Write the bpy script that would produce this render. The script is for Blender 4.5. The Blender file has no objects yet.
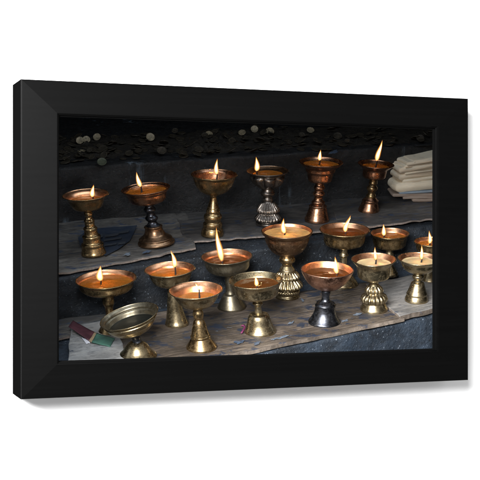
import bpy, bmesh, math, random
from mathutils import Vector, Matrix, noise
PI = math.pi
random.seed(7)
sc = bpy.context.scene
C = sc.collection

# ------------------------------------------------------------------ camera
CAM_H = 0.78
PITCH = math.radians(17.0)
FPX = 1241.0                       # focal length in units of a 480-wide picture
cam_d = bpy.data.cameras.new('camera')
cam = bpy.data.objects.new('camera', cam_d); C.objects.link(cam)
cam.location = (0, 0, CAM_H)
cam.rotation_euler = (PI/2 - PITCH, 0, 0)
cam_d.sensor_width = 36; cam_d.lens = FPX/480*36
cam_d.clip_start = 0.05; cam_d.clip_end = 100
sc.camera = cam
CX = Vector((1, 0, 0)); CF = Vector((0, math.cos(PITCH), -math.sin(PITCH))); CU = Vector((0, math.sin(PITCH), math.cos(PITCH)))
CO = Vector((0, 0, CAM_H))

# frame / wall axes (the wall leans back by the camera's pitch and is turned 19.8 degrees)
YAW = math.atan(0.359)
FA = CX*math.cos(YAW) + CF*math.sin(YAW)          # along the wall, to the right
FN = CX*math.sin(YAW) - CF*math.cos(YAW)          # out of the wall
FO = CO + CX*(-0.2823) + CF*1.6 + CU*(0.75/FPX*1.6)   # front face, left edge, mid height
FW, FHH, FD = 0.6557, 0.2066, 0.066               # width, half height, depth
FM = Matrix(((FA.x, CU.x, FN.x, FO.x), (FA.y, CU.y, FN.y, FO.y), (FA.z, CU.z, FN.z, FO.z), (0, 0, 0, 1)))
def fl(x, y, n): return FM @ Vector((x, y, n))

# ------------------------------------------------------------------ world and lamps
w = bpy.data.worlds.new('World'); sc.world = w; w.use_nodes = True
bg = w.node_tree.nodes['Background']; bg.inputs[0].default_value = (1, 1, 1, 1); bg.inputs[1].default_value = 0.60
sc.view_settings.view_transform = 'Standard'; sc.view_settings.look = 'None'
sc.view_settings.exposure = 0; sc.view_settings.gamma = 1

TOP_SOFTBOX_W, SIDE_W = 2.3, 0.6
def area(name, loc, target, power, sx, sy, col):
    d = bpy.data.lights.new(name, 'AREA'); d.shape = 'RECTANGLE'; d.size = sx; d.size_y = sy
    d.energy = power; d.color = col
    o = bpy.data.objects.new(name, d); C.objects.link(o); o.location = loc
    o.rotation_euler = (Vector(target) - Vector(loc)).to_track_quat('-Z', 'Y').to_euler()
    return o
area('wall_light', fl(-0.56, 0.42, 1.15), fl(0.50, -0.05, 0), 130, 1.0, 0.50, (1, 1, 1))
area('hidden_top_softbox', fl(0.35, 0.52, -0.28), fl(0.42, -0.18, -0.75), TOP_SOFTBOX_W, 1.0, 0.16, (0.80, 0.90, 1.0))  # added softbox hidden above the opening, stands in for daylight
area('hidden_side_softbox', fl(-0.55, 0.30, -0.30), fl(0.42, -0.2, -0.6), SIDE_W, 0.35, 0.6, (0.86, 0.93, 1.0))  # unseen softbox added left of the opening to brighten the cups

# ------------------------------------------------------------------ helpers
def ray(px, py): return CX*((px-240)/FPX) + CF + CU*((240-py)/FPX)
def at_z(px, py, z):
    d = ray(px, py); t = (z - CAM_H)/d.z
    return CO + d*t
def depth_of(p): return (p - CO).dot(CF)

def tag(o, label=None, cat=None, group=None, kind=None):
    if label: o['label'] = label
    if cat: o['category'] = cat
    if group: o['group'] = group
    if kind: o['kind'] = kind
    return o
def mesh_obj(name, verts, faces, mats=None, parent=None, smooth=True, mi=None):
    me = bpy.data.meshes.new(name); me.from_pydata(verts, [], faces); me.update()
    if mats:
        for m in (mats if isinstance(mats, (list, tuple)) else [mats]): me.materials.append(m)
    if mi:
        for p, i in zip(me.polygons, mi): p.material_index = i
    if smooth:
        for p in me.polygons: p.use_smooth = True
    o = bpy.data.objects.new(name, me); C.objects.link(o)
    if parent: o.parent = parent
    return o
def fix_normals(o):
    bm = bmesh.new(); bm.from_mesh(o.data); bmesh.ops.recalc_face_normals(bm, faces=bm.faces); bm.to_mesh(o.data); bm.free()
    return o

class NT:
    def __init__(s, name):
        s.m = bpy.data.materials.new(name); s.m.use_nodes = True
        s.t = s.m.node_tree; s.n = s.t.nodes; s.l = s.t.links
        s.b = s.n['Principled BSDF']; s.out = s.n['Material Output']
        s.tc = s.n.new('ShaderNodeTexCoord')
        s.oi = None
    def vec(s, scale=(1, 1, 1), rot=(0, 0, 0), rnd=False):
        mp = s.n.new('ShaderNodeMapping'); mp.inputs['Scale'].default_value = scale; mp.inputs['Rotation'].default_value = rot
        s.l.new(s.tc.outputs['Object'], mp.inputs['Vector'])
        if rnd:
            oi = s.n.new('ShaderNodeObjectInfo'); mu = s.n.new('ShaderNodeMath'); mu.operation = 'MULTIPLY'; mu.inputs[1].default_value = 37.0
            s.l.new(oi.outputs['Random'], mu.inputs[0]); s.l.new(mu.outputs[0], mp.inputs['Location'])
        return mp.outputs[0]
    def noise(s, scale, detail=6, rough=0.6, vec=None, dist=0.0):
        t = s.n.new('ShaderNodeTexNoise'); t.inputs['Scale'].default_value = scale; t.inputs['Detail'].default_value = detail
        t.inputs['Roughness'].default_value = rough; t.inputs['Distortion'].default_value = dist
        s.l.new(vec if vec else s.vec(), t.inputs['Vector']); return t.outputs['Fac']
    def ramp(s, f, stops):
        r = s.n.new('ShaderNodeValToRGB'); e = r.color_ramp.elements
        while len(e) < len(stops): e.new(0.5)
        for k, (p, c) in enumerate(stops):
            e[k].position = p; e[k].color = (c, c, c, 1) if isinstance(c, (int, float)) else (*c, 1)
        s.l.new(f, r.inputs[0]); return r.outputs[0]
    def mix(s, f, a, b, mode='MIX'):
        m = s.n.new('ShaderNodeMix'); m.data_type = 'RGBA'; m.blend_type = mode
        for sock, v in ((m.inputs[0], f), (m.inputs[6], a), (m.inputs[7], b)):
            if isinstance(v, (int, float)): sock.default_value = v
            elif isinstance(v, tuple): sock.default_value = (*v, 1)
            else: s.l.new(v, sock)
        return m.outputs[2]
    def math(s, op, a, b):
        m = s.n.new('ShaderNodeMath'); m.operation = op
        for sock, v in ((m.inputs[0], a), (m.inputs[1], b)):
            if isinstance(v, (int, float)): sock.default_value = v
            else: s.l.new(v, sock)
        return m.outputs[0]
    def set(s, k, v):
        i = s.b.inputs[k]
        if isinstance(v, (int, float)): i.default_value = v
        elif isinstance(v, tuple): i.default_value = (*v, 1) if len(v) == 3 and i.type == 'RGBA' else v
        else: s.l.new(v, i)
    def bump(s, h, strength=0.3, dist=0.001):
        b = s.n.new('ShaderNodeBump'); b.inputs['Strength'].default_value = strength; b.inputs['Distance'].default_value = dist
        s.l.new(h, b.inputs['Height']); s.l.new(b.outputs[0], s.b.inputs['Normal'])

def metal(name, base, base2, dirt, amount, r0, r1, bump=0.25, dirt_rough=0.6):
    """old cast metal: two alloy tints, dark tarnish patches, fine scratches"""
    t = NT(name); v = t.vec(rnd=True)
    a = t.noise(60, 8, 0.7, v)
    col = t.mix(t.ramp(a, [(0.25, 0.0), (0.75, 1.0)]), base, base2)
    d = t.noise(120, 10, 0.78, v, 0.4)
    dm = t.ramp(d, [(0.60-amount*0.35, 0.0), (0.86-amount*0.25, 1.0)])
    col = t.mix(dm, col, dirt)
    pit = t.ramp(t.noise(380, 3, 0.6, v), [(0.66, 0.0), (0.70, 0.7)])
    col = t.mix(pit, col, dirt)
    smear = t.ramp(t.noise(55, 5, 0.6, t.vec((1, 1, 0.22), rnd=True)), [(0.50, 0.0), (0.72, 0.65)])
    col = t.mix(smear, col, tuple(x*0.35 for x in base2))
    t.set('Base Color', col); t.set('Metallic', t.ramp(dm, [(0, 1.0), (1, 0.55)]))
    sc_ = t.noise(300, 3, 0.6, t.vec((1, 1, 9), rnd=True))
    rr = t.mix(dm, t.ramp(sc_, [(0.3, r0), (0.7, r1)]), (dirt_rough,)*3)
    t.set('Roughness', rr)
    grooves = t.noise(420, 2, 0.5, t.vec((0.02, 0.02, 1), rnd=True))
    t.bump(t.mix(0.35, t.mix(0.5, d, t.noise(260, 4, 0.6, v)), grooves), bump*1.3, 0.0006)
    return t.m
M = {}
M['brass'] = metal('old_brass', (0.46, 0.33, 0.17), (0.26, 0.17, 0.08), (0.035, 0.024, 0.016), 0.32, 0.17, 0.38)
M['pale_brass'] = metal('pale_brass', (0.52, 0.43, 0.27), (0.30, 0.23, 0.13), (0.045, 0.035, 0.025), 0.30, 0.19, 0.40)
M['bronze'] = metal('brown_bronze', (0.34, 0.21, 0.12), (0.17, 0.10, 0.06), (0.03, 0.025, 0.02), 0.30, 0.25, 0.42)
M['copper'] = metal('red_copper', (0.46, 0.25, 0.15), (0.27, 0.14, 0.085), (0.03, 0.018, 0.014), 0.22, 0.20, 0.36)
M['rosy'] = metal('rosy_copper', (0.62, 0.36, 0.25), (0.48, 0.25, 0.16), (0.05, 0.03, 0.025), 0.30, 0.24, 0.40)
M['glow_copper'] = metal('flame_glow_copper', (0.86, 0.47, 0.28), (0.66, 0.33, 0.17), (0.12, 0.05, 0.03), 0.18, 0.26, 0.42)  # for cup insides: warm flame light put into the metal colour
M['iron'] = metal('dark_iron', (0.12, 0.125, 0.14), (0.055, 0.06, 0.075), (0.03, 0.03, 0.035), 0.35, 0.22, 0.40)
M['silver'] = metal('blackened_silver', (0.34, 0.30, 0.26), (0.13, 0.11, 0.10), (0.02, 0.018, 0.018), 0.34, 0.22, 0.38)
M['dull'] = metal('dull_zinc_brass', (0.32, 0.28, 0.20), (0.16, 0.14, 0.10), (0.03, 0.028, 0.025), 0.28, 0.30, 0.5, 0.5)

def oil_mat(name, col, rough=0.22, sss=0.5):
    t = NT(name); f = t.noise(60, 4, 0.6, t.vec(rnd=True))
    t.set('Base Color', t.mix(t.ramp(f, [(0.35, 0.0), (0.7, 1.0)]), col, tuple(c*0.6 for c in col)))
    t.set('Roughness', rough); t.set('IOR', 1.46)
    if sss:
        t.set('Subsurface Weight', sss); t.b.inputs['Subsurface Radius'].default_value = (1, 0.45, 0.15); t.set('Subsurface Scale', 0.006)
    sp = t.noise(260, 4, 0.6, t.vec(rnd=True)); bc = t.b.inputs['Base Color'].links[0].from_socket
    t.set('Base Color', t.mix(t.ramp(sp, [(0.66, 0.0), (0.70, 0.9)]), bc, (0.05, 0.03, 0.02)))
    t.bump(t.noise(140, 5, 0.6, t.vec(rnd=True)), 0.35, 0.0008)
    return t.m
def clear_oil(name, tint, cloud, amount):
    """thin film of liquid fat: tinted see-through, glossy on top, slightly cloudy"""
    t = NT(name); n, l = t.n, t.l
    f = t.noise(110, 6, 0.65, t.vec(rnd=True))
    t.set('Base Color', t.mix(t.ramp(f, [(0.35, 0.0), (0.7, 1.0)]), cloud, tuple(c*0.45 for c in cloud))); t.set('Roughness', 0.05)
    sp = t.noise(330, 3, 0.6, t.vec(rnd=True)); spm = t.ramp(sp, [(0.68, 0.0), (0.71, 1.0)]); t.set('IOR', 1.46)
    t.bump(t.noise(70, 3, 0.5, t.vec(rnd=True)), 0.25, 0.0008)
    tr = n.new('ShaderNodeBsdfTransparent'); tr.inputs[0].default_value = (*tint, 1)
    gl = n.new('ShaderNodeBsdfGlossy'); gl.inputs['Roughness'].default_value = 0.04
    l.new(t.b.inputs['Normal'].links[0].from_socket, gl.inputs['Normal'])
    fr_ = n.new('ShaderNodeFresnel'); fr_.inputs[0].default_value = 1.46
    m1 = n.new('ShaderNodeMixShader'); l.new(fr_.outputs[0], m1.inputs[0]); l.new(tr.outputs[0], m1.inputs[1]); l.new(gl.outputs[0], m1.inputs[2])
    m2 = n.new('ShaderNodeMixShader'); l.new(t.mix(spm, t.ramp(f, [(0.3, amount*0.5), (0.7, amount*1.3)]), (0.95, 0.95, 0.95)), m2.inputs[0]); bc = t.b.inputs['Base Color'].links[0].from_socket; t.set('Base Color', t.mix(spm, bc, (0.02, 0.012, 0.008))); l.new(m1.outputs[0], m2.inputs[1]); l.new(t.b.outputs[0], m2.inputs[2])
    l.new(m2.outputs[0], t.out.inputs[0])
    return t.m
M['amber_oil'] = clear_oil('amber_oil', (0.95, 0.52, 0.14), (0.70, 0.26, 0.04), 0.45)
M['brown_oil'] = clear_oil('brown_oil', (0.55, 0.25, 0.09), (0.22, 0.075, 0.02), 0.5)
M['golden_wax'] = oil_mat('golden_butter', (0.52, 0.30, 0.11), 0.2, 0.5)
M['cream_wax'] = oil_mat('cream_butter', (0.55, 0.43, 0.24), 0.28, 0.5)
M['soot_oil'] = oil_mat('sooty_residue', (0.006, 0.007, 0.006), 0.35, 0)
t = NT('charred_wick'); t.set('Base Color', (0.012, 0.008, 0.006)); t.set('Roughness', 0.9); M['wick'] = t.m

def flame_mat(name, stops, strength, alpha=None):
    t = NT(name); n, l = t.n, t.l; n.remove(t.b)
    sep = n.new('ShaderNodeSeparateXYZ'); l.new(t.tc.outputs['Generated'], sep.inputs[0])
    col = t.ramp(sep.outputs['Z'], stops)
    em = n.new('ShaderNodeEmission'); em.inputs[1].default_value = strength; l.new(col, em.inputs[0])
    if alpha is not None:
        tr = n.new('ShaderNodeBsdfTransparent'); mx = n.new('ShaderNodeMixShader'); mx.inputs[0].default_value = alpha
        l.new(tr.outputs[0], mx.inputs[1]); l.new(em.outputs[0], mx.inputs[2]); l.new(mx.outputs[0], t.out.inputs[0])
    else: l.new(em.outputs[0], t.out.inputs[0])
    return t.m
M['flame'] = flame_mat('flame_edge', [(0.0, (0.10, 0.04, 0.05)), (0.2, (1, 0.34, 0.07)), (1.0, (1, 0.30, 0.05))], 1.0, 0.22)
M['flame_mid'] = flame_mat('flame_mantle', [(0.0, (0.35, 0.12, 0.05)), (0.2, (1, 0.50, 0.13)), (1.0, (1, 0.48, 0.12))], 2.4, 0.5)
M['flame_core'] = flame_mat('flame_core', [(0.0, (0.8, 0.25, 0.05)), (0.25, (1, 0.66, 0.26)), (0.7, (1, 0.86, 0.62)), (1.0, (1, 0.60, 0.22))], 7.0)

# ------------------------------------------------------------------ wall, niche, frame
t = NT('white_wall_paint'); t.set('Base Color', (0.9, 0.9, 0.9)); t.set('Roughness', 0.8); t.set('Specular IOR Level', 0.1); M['wall'] = t.m
t = NT('niche_blackout_surface')
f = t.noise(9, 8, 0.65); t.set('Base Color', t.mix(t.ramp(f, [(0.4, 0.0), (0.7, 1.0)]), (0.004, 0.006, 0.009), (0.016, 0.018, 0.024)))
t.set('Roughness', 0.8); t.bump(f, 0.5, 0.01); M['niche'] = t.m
# wall with a hole that the frame covers
def ring_plane(x0, x1, y0, y1, hx0, hx1, hy0, hy1, n0):
    v = [fl(x0, y0, n0), fl(x1, y0, n0), fl(x1, y1, n0), fl(x0, y1, n0), fl(hx0, hy0, n0), fl(hx1, hy0, n0), fl(hx1, hy1, n0), fl(hx0, hy1, n0)]
    f_ = [(0, 1, 5, 4), (1, 2, 6, 5), (2, 3, 7, 6), (3, 0, 4, 7)]
    return v, f_
HX0, HX1, HY0, HY1 = 0.012, FW-0.010, -FHH+0.010, FHH-0.010
v1, f1 = ring_plane(-2.6, 3.4, -1.9, 2.2, HX0, HX1, HY0, HY1, -FD)
v2, f2 = ring_plane(-2.6, 3.4, -1.9, 2.2, HX0, HX1, HY0, HY1, -FD-0.012)
vv = v1 + v2
ff = f1 + [tuple(8+i for i in reversed(q)) for q in f2] + [(4, 5, 13, 12), (5, 6, 14, 13), (6, 7, 15, 14), (7, 4, 12, 15), (0, 8, 9, 1), (1, 9, 10, 2), (2, 10, 11, 3), (3, 11, 8, 0)]
wo = fix_normals(mesh_obj('wall', vv, ff, M['wall'], smooth=False)); tag(wo, kind='structure', label='plain white wall around the black picture frame')
# added box behind it that keeps outside light out (five dark faces, open to the hole)
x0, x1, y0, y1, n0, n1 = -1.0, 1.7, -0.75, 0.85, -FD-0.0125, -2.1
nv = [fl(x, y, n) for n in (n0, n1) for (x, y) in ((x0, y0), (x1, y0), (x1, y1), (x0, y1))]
tag(mesh_obj('niche_blackout_box', nv, [(0, 1, 5, 4), (1, 2, 6, 5), (2, 3, 7, 6), (3, 0, 4, 7), (4, 5, 6, 7)], M['niche'], smooth=False), kind='structure', label='added dark box behind the lamps, keeps outside light out')

t = NT('black_satin_frame')
g = t.noise(3, 4, 0.6, t.vec((1, 60, 60)))
t.set('Base Color', t.ramp(g, [(0.3, 0.0009), (0.7, 0.0013)])); t.set('Roughness', 0.45); t.set('IOR', 1.11); t.set('Specular IOR Level', 0.5); M['frame'] = t.m
t = NT('black_side_no_sheen'); t.set('Base Color', (0.0022, 0.0022, 0.0022)); t.set('Roughness', 0.8); t.set('IOR', 1.0); t.set('Specular IOR Level', 0.0); M['frame_side'] = t.m  # frame sides: sheen removed so they stay dark like a shaded face
t = NT('black_frame_lip'); t.set('Base Color', (0.003, 0.003, 0.003)); t.set('Roughness', 0.7); t.set('IOR', 1.0); t.set('Specular IOR Level', 0.0); M['lip'] = t.m
fr = bpy.data.objects.new('picture_frame', None); C.objects.link(fr); fr.matrix_world = FM
tag(fr, 'wide flat black picture frame with mitred corners on the white wall', 'picture frame')
RL, RR, RT, RB = 0.0490, 0.0545, 0.0450, 0.0464
outer = [(0, -FHH), (FW, -FHH), (FW, FHH), (0, FHH)]
inner = [(RL, -FHH+RB), (FW-RR, -FHH+RB), (FW-RR, FHH-RT), (RL, FHH-RT)]
rail_names = ['bottom_rail', 'right_rail', 'top_rail', 'left_rail']
def lerp2(a, b, k): return (a[0]+(b[0]-a[0])*k, a[1]+(b[1]-a[1])*k)
for k in range(4):
    A, B, a_, b_ = outer[k], outer[(k+1) % 4], inner[k], inner[(k+1) % 4]
    # section from the back of the outer skirt, over the face, to the inner lip and back under
    sec = [(0.10, -FD+0.0005), (0.0, -FD+0.0005), (0.0, -0.0010), (0.006, 0.0), (0.03, 0.0002), (0.94, 0.0034), (0.965, 0.0031), (0.975, 0.0015), (1.0, 0.0010), (1.0, 0.0), (0.2, -0.008), (0.12, -0.02)]
    vs, fs = [], []
    for (e, f_) in ((A, a_), (B, b_)):
        for (u, n) in sec:
            p = lerp2(e, f_, u); vs.append((p[0], p[1], n))
    m_ = len(sec)
    for i in range(m_):
        j = (i+1) % m_
        fs.append((i, j, m_+j, m_+i))
    o = fix_normals(mesh_obj('rail', vs, fs, [M['frame'], M['frame_side']], fr, smooth=False, mi=[0 if 1 < i < 8 else 1 for i in range(m_)]))
# inner lip seen as a thin black line
vs, fs = [], []
IN2 = [(inner[0][0]-0.004, inner[0][1]-0.004), (inner[1][0]+0.004, inner[1][1]-0.004), (inner[2][0]+0.004, inner[2][1]+0.004), (inner[3][0]-0.004, inner[3][1]+0.004)]
IN3 = [(inner[0][0]+0.0007, inner[0][1]+0.0014), (inner[1][0]-0.0016, inner[1][1]+0.0014), (inner[2][0]-0.0016, inner[2][1]-0.0016), (inner[3][0]+0.0007, inner[3][1]-0.0016)]
for (q, n) in ((IN2, -0.0125), (IN3, -0.0125), (IN3, -0.0140), (IN2, -0.0140)):
    vs += [(p[0], p[1], n+0.0085) for p in q]
for r in range(4):
    for k in range(4):
        a, b = r*4+k, r*4+(k+1) % 4; c, d = ((r+1) % 4)*4+(k+1) % 4, ((r+1) % 4)*4+k
        fs.append((a, b, c, d))
fix_normals(mesh_obj('inner_lip', vs, fs, M['lip'], fr, smooth=False))

# ------------------------------------------------------------------ stone steps
Z1, Z2, Z3 = 0.0, 0.0856, 0.200
def stone(name, lo, hi, speck, scale=1.0, streak=False, light=0.5):
    t = NT(name); v = t.vec()
    a = t.noise(14*scale, 9, 0.68, v, 0.3); b = t.noise(70*scale, 6, 0.7, v); c = t.noise(220, 5, 0.7, v)
    col = t.mix(t.ramp(a, [(0.35, 0.0), (0.68, 1.0)]), lo, hi)
    col = t.mix(t.ramp(b, [(0.56, 0.0), (0.70, 0.8)]), col, tuple(x*0.45 for x in lo))
    col = t.mix(t.ramp(c, [(0.62, 0.0), (0.70, light)]), col, speck)
    if streak:
        s_ = t.noise(30, 4, 0.6, t.vec((1, 1, 0.05))); s2 = t.noise(9, 3, 0.5, v)
        m = t.math('MULTIPLY', t.ramp(s_, [(0.60, 0.0), (0.66, 1.0)]), t.ramp(s2, [(0.5, 0.0), (0.6, 0.8)]))
        col = t.mix(m, col, (0.10, 0.13, 0.16))
    t.set('Base Color', col); t.set('Roughness', t.ramp(b, [(0.3, 0.42), (0.7, 0.85)]))
    t.bump(t.mix(0.5, a, t.mix(0.5, b, c)), 0.9, 0.008)
    return t.m
M['blue_stone'] = stone('blue_painted_stone', (0.007, 0.011, 0.017), (0.034, 0.052, 0.078), (0.38, 0.44, 0.52), 1.6, False, 0.9)
M['riser_stone'] = stone('blue_black_stone', (0.003, 0.0045, 0.007), (0.014, 0.021, 0.031), (0.30, 0.36, 0.42), 1.6, False, 0.8)  # darker blue-black stone for the upper step
M['dark_stone'] = stone('near_black_stone', (0.0022, 0.0025, 0.003), (0.0095, 0.0098, 0.011), (0.12, 0.13, 0.14), 1.2, True)  # near-black streaked stone, darkest of the steps
M['coin_stone'] = stone('grimy_coin_shelf', (0.012, 0.013, 0.013), (0.045, 0.042, 0.034), (0.10, 0.10, 0.09))

def sweep_ledge(name, pa, pb, ext, z_top, z_bot, back, mat, amp=0.004, seed=0, nu=220):
    """a rough stone step: front edge through pa-pb (extended), rounded lip, flat top running back"""
    a = Vector((pa.x, pa.y)); b = Vector((pb.x, pb.y)); d = (b-a).normalized(); nrm = Vector((-d.y, d.x))
    A = a - d*ext; L = (b-a).length + 2*ext
    prof = []
    nz = 14
    for i in range(nz): prof.append((0.0, z_bot + (z_top-0.006-z_bot)*i/(nz-1)))
    for k in range(1, 5):
        an = PI/2*k/4; prof.append((0.006-0.006*math.cos(an), z_top-0.006+0.006*math.sin(an)))
    nb = 24
    for i in range(1, nb+1): prof.append((0.006 + back*i/nb, z_top))
    vs, fs = [], []
    for i in range(nu+1):
        u = L*i/nu
        for (q, z) in prof:
            p = Vector((A.x + d.x*u + nrm.x*q, A.y + d.y*u + nrm.y*q, z))
            w_ = amp*noise.fractal(Vector((p.x*9+seed, p.y*9, p.z*9)), 0.9, 2.0, 5)
            wf = amp*1.0*noise.fractal(Vector((p.x*40+seed, p.y*40, p.z*40)), 0.8, 2.0, 3)*0.4
            if q < 0.012: p.x -= nrm.x*(w_+wf)*1.5; p.y -= nrm.y*(w_+wf)*1.5; p.z += (w_*0.4 if z > z_top-0.007 else 0)
            else: p.z += -abs(w_)*0.35 + wf*0.2
            vs.append(p)
    n = len(prof)
    for i in range(nu):
        for j in range(n-1): fs.append((i*n+j, (i+1)*n+j, (i+1)*n+j+1, i*n+j+1))
    o = mesh_obj(name, vs, fs, mat)
    fix_normals(o); return o, A, d, nrm, L
lo_a, lo_b = at_z(343, 333.5, Z1), at_z(436, 313.5, Z1)
up_a, up_b = at_z(62, 275, Z2), at_z(434, 223, Z2)
th_a, th_b = at_z(62, 168, Z3), at_z(400, 146, Z3)
tag(sweep_ledge('lower_step', lo_a, lo_b, 0.9, Z1-0.004, -0.25, 0.62, M['blue_stone'], 0.004, 1)[0], kind='structure', label='blue painted stone step under the front lamps')
tag(sweep_ledge('upper_step', up_a, up_b, 0.8, Z2-0.004, Z1-0.02, 0.60, M['riser_stone'], 0.005, 5)[0], kind='structure', label='raised stone step under the back row of lamps')
tag(sweep_ledge('rear_step', th_a, th_b, 0.9, Z3, Z2-0.03, 0.75, M['dark_stone'], 0.006, 9)[0], kind='structure', label='dark rear step strewn with coins')
# ------------------------------------------------------------------ sheets and boards lying on the steps
def sheet(name, pts, z, thick, mat, seed, amp=0.002, edge=0.0025, mat_edge=None, n=70, wave=0.0):
    """a thin sheet with a ragged outline: pts are four corners (front-left, front-right, back-right, back-left)"""
    P = [Vector((p.x, p.y)) for p in pts]
    vs, fs, mi = [], [], []
    def pos(u, v):
        p = P[0]*(1-u)*(1-v) + P[1]*u*(1-v) + P[2]*u*v + P[3]*(1-u)*v
        e = 0
        q = Vector((p.x*22+seed, p.y*22, 0)); q2 = Vector((p.x*90+seed, p.y*90, 3))
        dx = edge*(noise.noise(q)*1.6 + noise.noise(q2)*0.3); dy = edge*(noise.noise(q+Vector((7, 3, 1)))*1.5 + noise.noise(q2+Vector((1, 9, 4)))*0.3)
        zz = amp*noise.fractal(Vector((p.x*7+seed, p.y*7, 1)), 0.9, 2, 4)
        zz += wave*max(0, (0.12-v)/0.12)*noise.noise(Vector((u*9+seed, 0, 0)))
        return Vector((p.x+dx, p.y+dy, z+thick+abs(zz)))
    for s_ in (0, 1):
        for i in range(n+1):
            for j in range(n//2+1):
                p = pos(i/n, j/(n//2))
                if s_: p = Vector((p.x, p.y, p.z-thick))
                vs.append(p)
    W = n//2+1; O = (n+1)*W
    for i in range(n):
        for j in range(W-1):
            fs.append((i*W+j, (i+1)*W+j, (i+1)*W+j+1, i*W+j+1)); mi.append(0)
            fs.append((O+i*W+j, O+i*W+j+1, O+(i+1)*W+j+1, O+(i+1)*W+j)); mi.append(0)
    def side(a, b): fs.append((a, b, O+b, O+a)); mi.append(1 if mat_edge else 0)
    for i in range(n): side(i*W, (i+1)*W); side((i+1)*W+W-1, i*W+W-1)
    for j in range(W-1): side(j+1, j); side(n*W+j, n*W+j+1)
    o = mesh_obj(name, vs, fs, [mat, mat_edge] if mat_edge else mat, mi=mi)
    for p in o.data.polygons:
        if p.material_index == 1: p.use_smooth = False
    fix_normals(o)
    return o
def board_mat(name, lo, hi, ang, stain=(0.02, 0.04, 0.085), stain_amt=0.5, grain=1.0, pale=None):
    t = NT(name)
    v = t.vec((1, 1, 1), (0, 0, -ang)); mp = t.n.new('ShaderNodeMapping'); mp.inputs['Scale'].default_value = (1, 14*grain, 1); t.l.new(v, mp.inputs['Vector'])
    g = t.noise(16, 10, 0.7, mp.outputs[0], 0.4); g2 = t.noise(70, 6, 0.7, mp.outputs[0]); a = t.noise(9, 7, 0.65)
    col = t.mix(t.ramp(g, [(0.36, 0.0), (0.62, 1.0)]), lo, hi)
    col = t.mix(t.ramp(g2, [(0.50, 0.0), (0.62, 0.6)]), col, tuple(x*0.35 for x in lo))
    col = t.mix(t.ramp(a, [(0.36, 0.8), (0.58, 0.0)]), col, tuple(x*0.5 for x in lo))
    s_ = t.noise(26, 8, 0.72, t.vec((1, 1.8, 1), (0, 0, -ang)), 0.5)
    col = t.mix(t.ramp(s_, [(0.60-0.06*stain_amt, 0.0), (0.66-0.06*stain_amt, 0.85)]), col, stain)
    if pale:
        q = t.noise(38, 7, 0.7, t.vec((1, 2.2, 1), (0, 0, -ang+0.3)))
        col = t.mix(t.ramp(q, [(0.64, 0.0), (0.69, 0.8)]), col, pale)
    t.set('Base Color', col); t.set('Roughness', t.ramp(s_, [(0.4, 0.72), (0.65, 0.4)]))
    t.bump(t.mix(0.45, g, g2), 0.55, 0.0025)
    return t.m
ANG1, ANG2 = math.radians(28), math.radians(24)
M['plank'] = board_mat('weathered_plank', (0.045, 0.033, 0.024), (0.20, 0.158, 0.122), ANG1, stain=(0.018, 0.030, 0.055), stain_amt=1.2, pale=(0.28, 0.34, 0.42))
M['plank_edge'] = board_mat('worn_plank_edge', (0.12, 0.095, 0.075), (0.33, 0.27, 0.22), ANG1, stain_amt=0.0)
M['grey_sheet'] = board_mat('grimy_grey_sheet', (0.055, 0.052, 0.050), (0.16, 0.15, 0.135), ANG2, stain_amt=0.7, grain=0.35, pale=(0.16, 0.19, 0.24))
M['grey_edge'] = board_mat('pinkish_sheet_edge', (0.14, 0.12, 0.105), (0.33, 0.27, 0.24), ANG2, stain_amt=0.0)
M['dark_sheet'] = board_mat('dark_grey_sheet', (0.038, 0.036, 0.036), (0.10, 0.093, 0.087), ANG2, stain_amt=0.6, grain=0.3)  # darker grey than the left sheet
M['pale_slab'] = board_mat('pale_streaked_slab', (0.16, 0.155, 0.15), (0.34, 0.32, 0.30), ANG1, stain_amt=0.3, grain=0.7)
M['pale_card'] = board_mat('pale_grey_card', (0.26, 0.27, 0.28), (0.42, 0.42, 0.41), ANG1, stain_amt=0.15, grain=0.15)

def quad(px): return lambda z: [at_z(x, y, z) for (x, y) in px]
def Q(z, *px): return [at_z(x, y, z) for (x, y) in px]
tag(sheet('wooden_plank', Q(Z1, (90, 387), (405, 320.5), (372, 284), (100, 322)), Z1-0.002, 0.0065, M['plank'], 3, 0.0014, 0.0018, M['plank_edge']), 'long weathered wooden plank under the front lamps, stained blue', 'plank')
tag(sheet('stone_slab', Q(Z1, (398, 321.5), (470, 304), (450, 272), (366, 288)), Z1-0.001, 0.009, M['pale_slab'], 8, 0.0018, 0.003, M['plank_edge'], n=50), 'pale streaked slab at the right end of the plank', 'slab')
tag(sheet('card_sheet', Q(Z1, (68, 366), (128, 364), (112, 322), (71, 330)), Z1+0.006, 0.0022, M['pale_card'], 12, 0.001, 0.0018, None, n=40), 'pale speckled card under the maroon and green packet', 'card')
tag(sheet('floor_board', Q(Z1, (20, 345), (108, 333), (108, 315), (20, 324)), Z1-0.001, 0.004, M['grey_sheet'], 19, 0.0012, 0.0025, M['grey_edge'], n=40), 'narrow grey strip behind the card at the left edge', 'board')
tag(sheet('cloth_sheet', Q(Z2, (30, 281), (196, 249.5), (185, 205), (30, 224)), Z2-0.001, 0.0035, M['grey_sheet'], 23, 0.0025, 0.0028, M['grey_edge'], wave=0.004), 'grey sheet on the upper step under the two left lamps', 'sheet')
tag(sheet('cloth_sheet', Q(Z2, (186, 244), (372, 229), (350, 200), (172, 207)), Z2-0.000, 0.003, M['dark_sheet'], 29, 0.002, 0.0028, M['grey_edge'], wave=0.004), 'dark grey sheet under the middle of the back row', 'sheet')
tag(sheet('cloth_sheet', Q(Z2, (340, 233.5), (480, 216), (450, 186), (330, 199)), Z2+0.0025, 0.0035, M['dark_sheet'], 37, 0.002, 0.0022, M['grey_edge'], wave=0.004), 'dark sheet with pale front edge under the paper stack', 'sheet')

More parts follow.
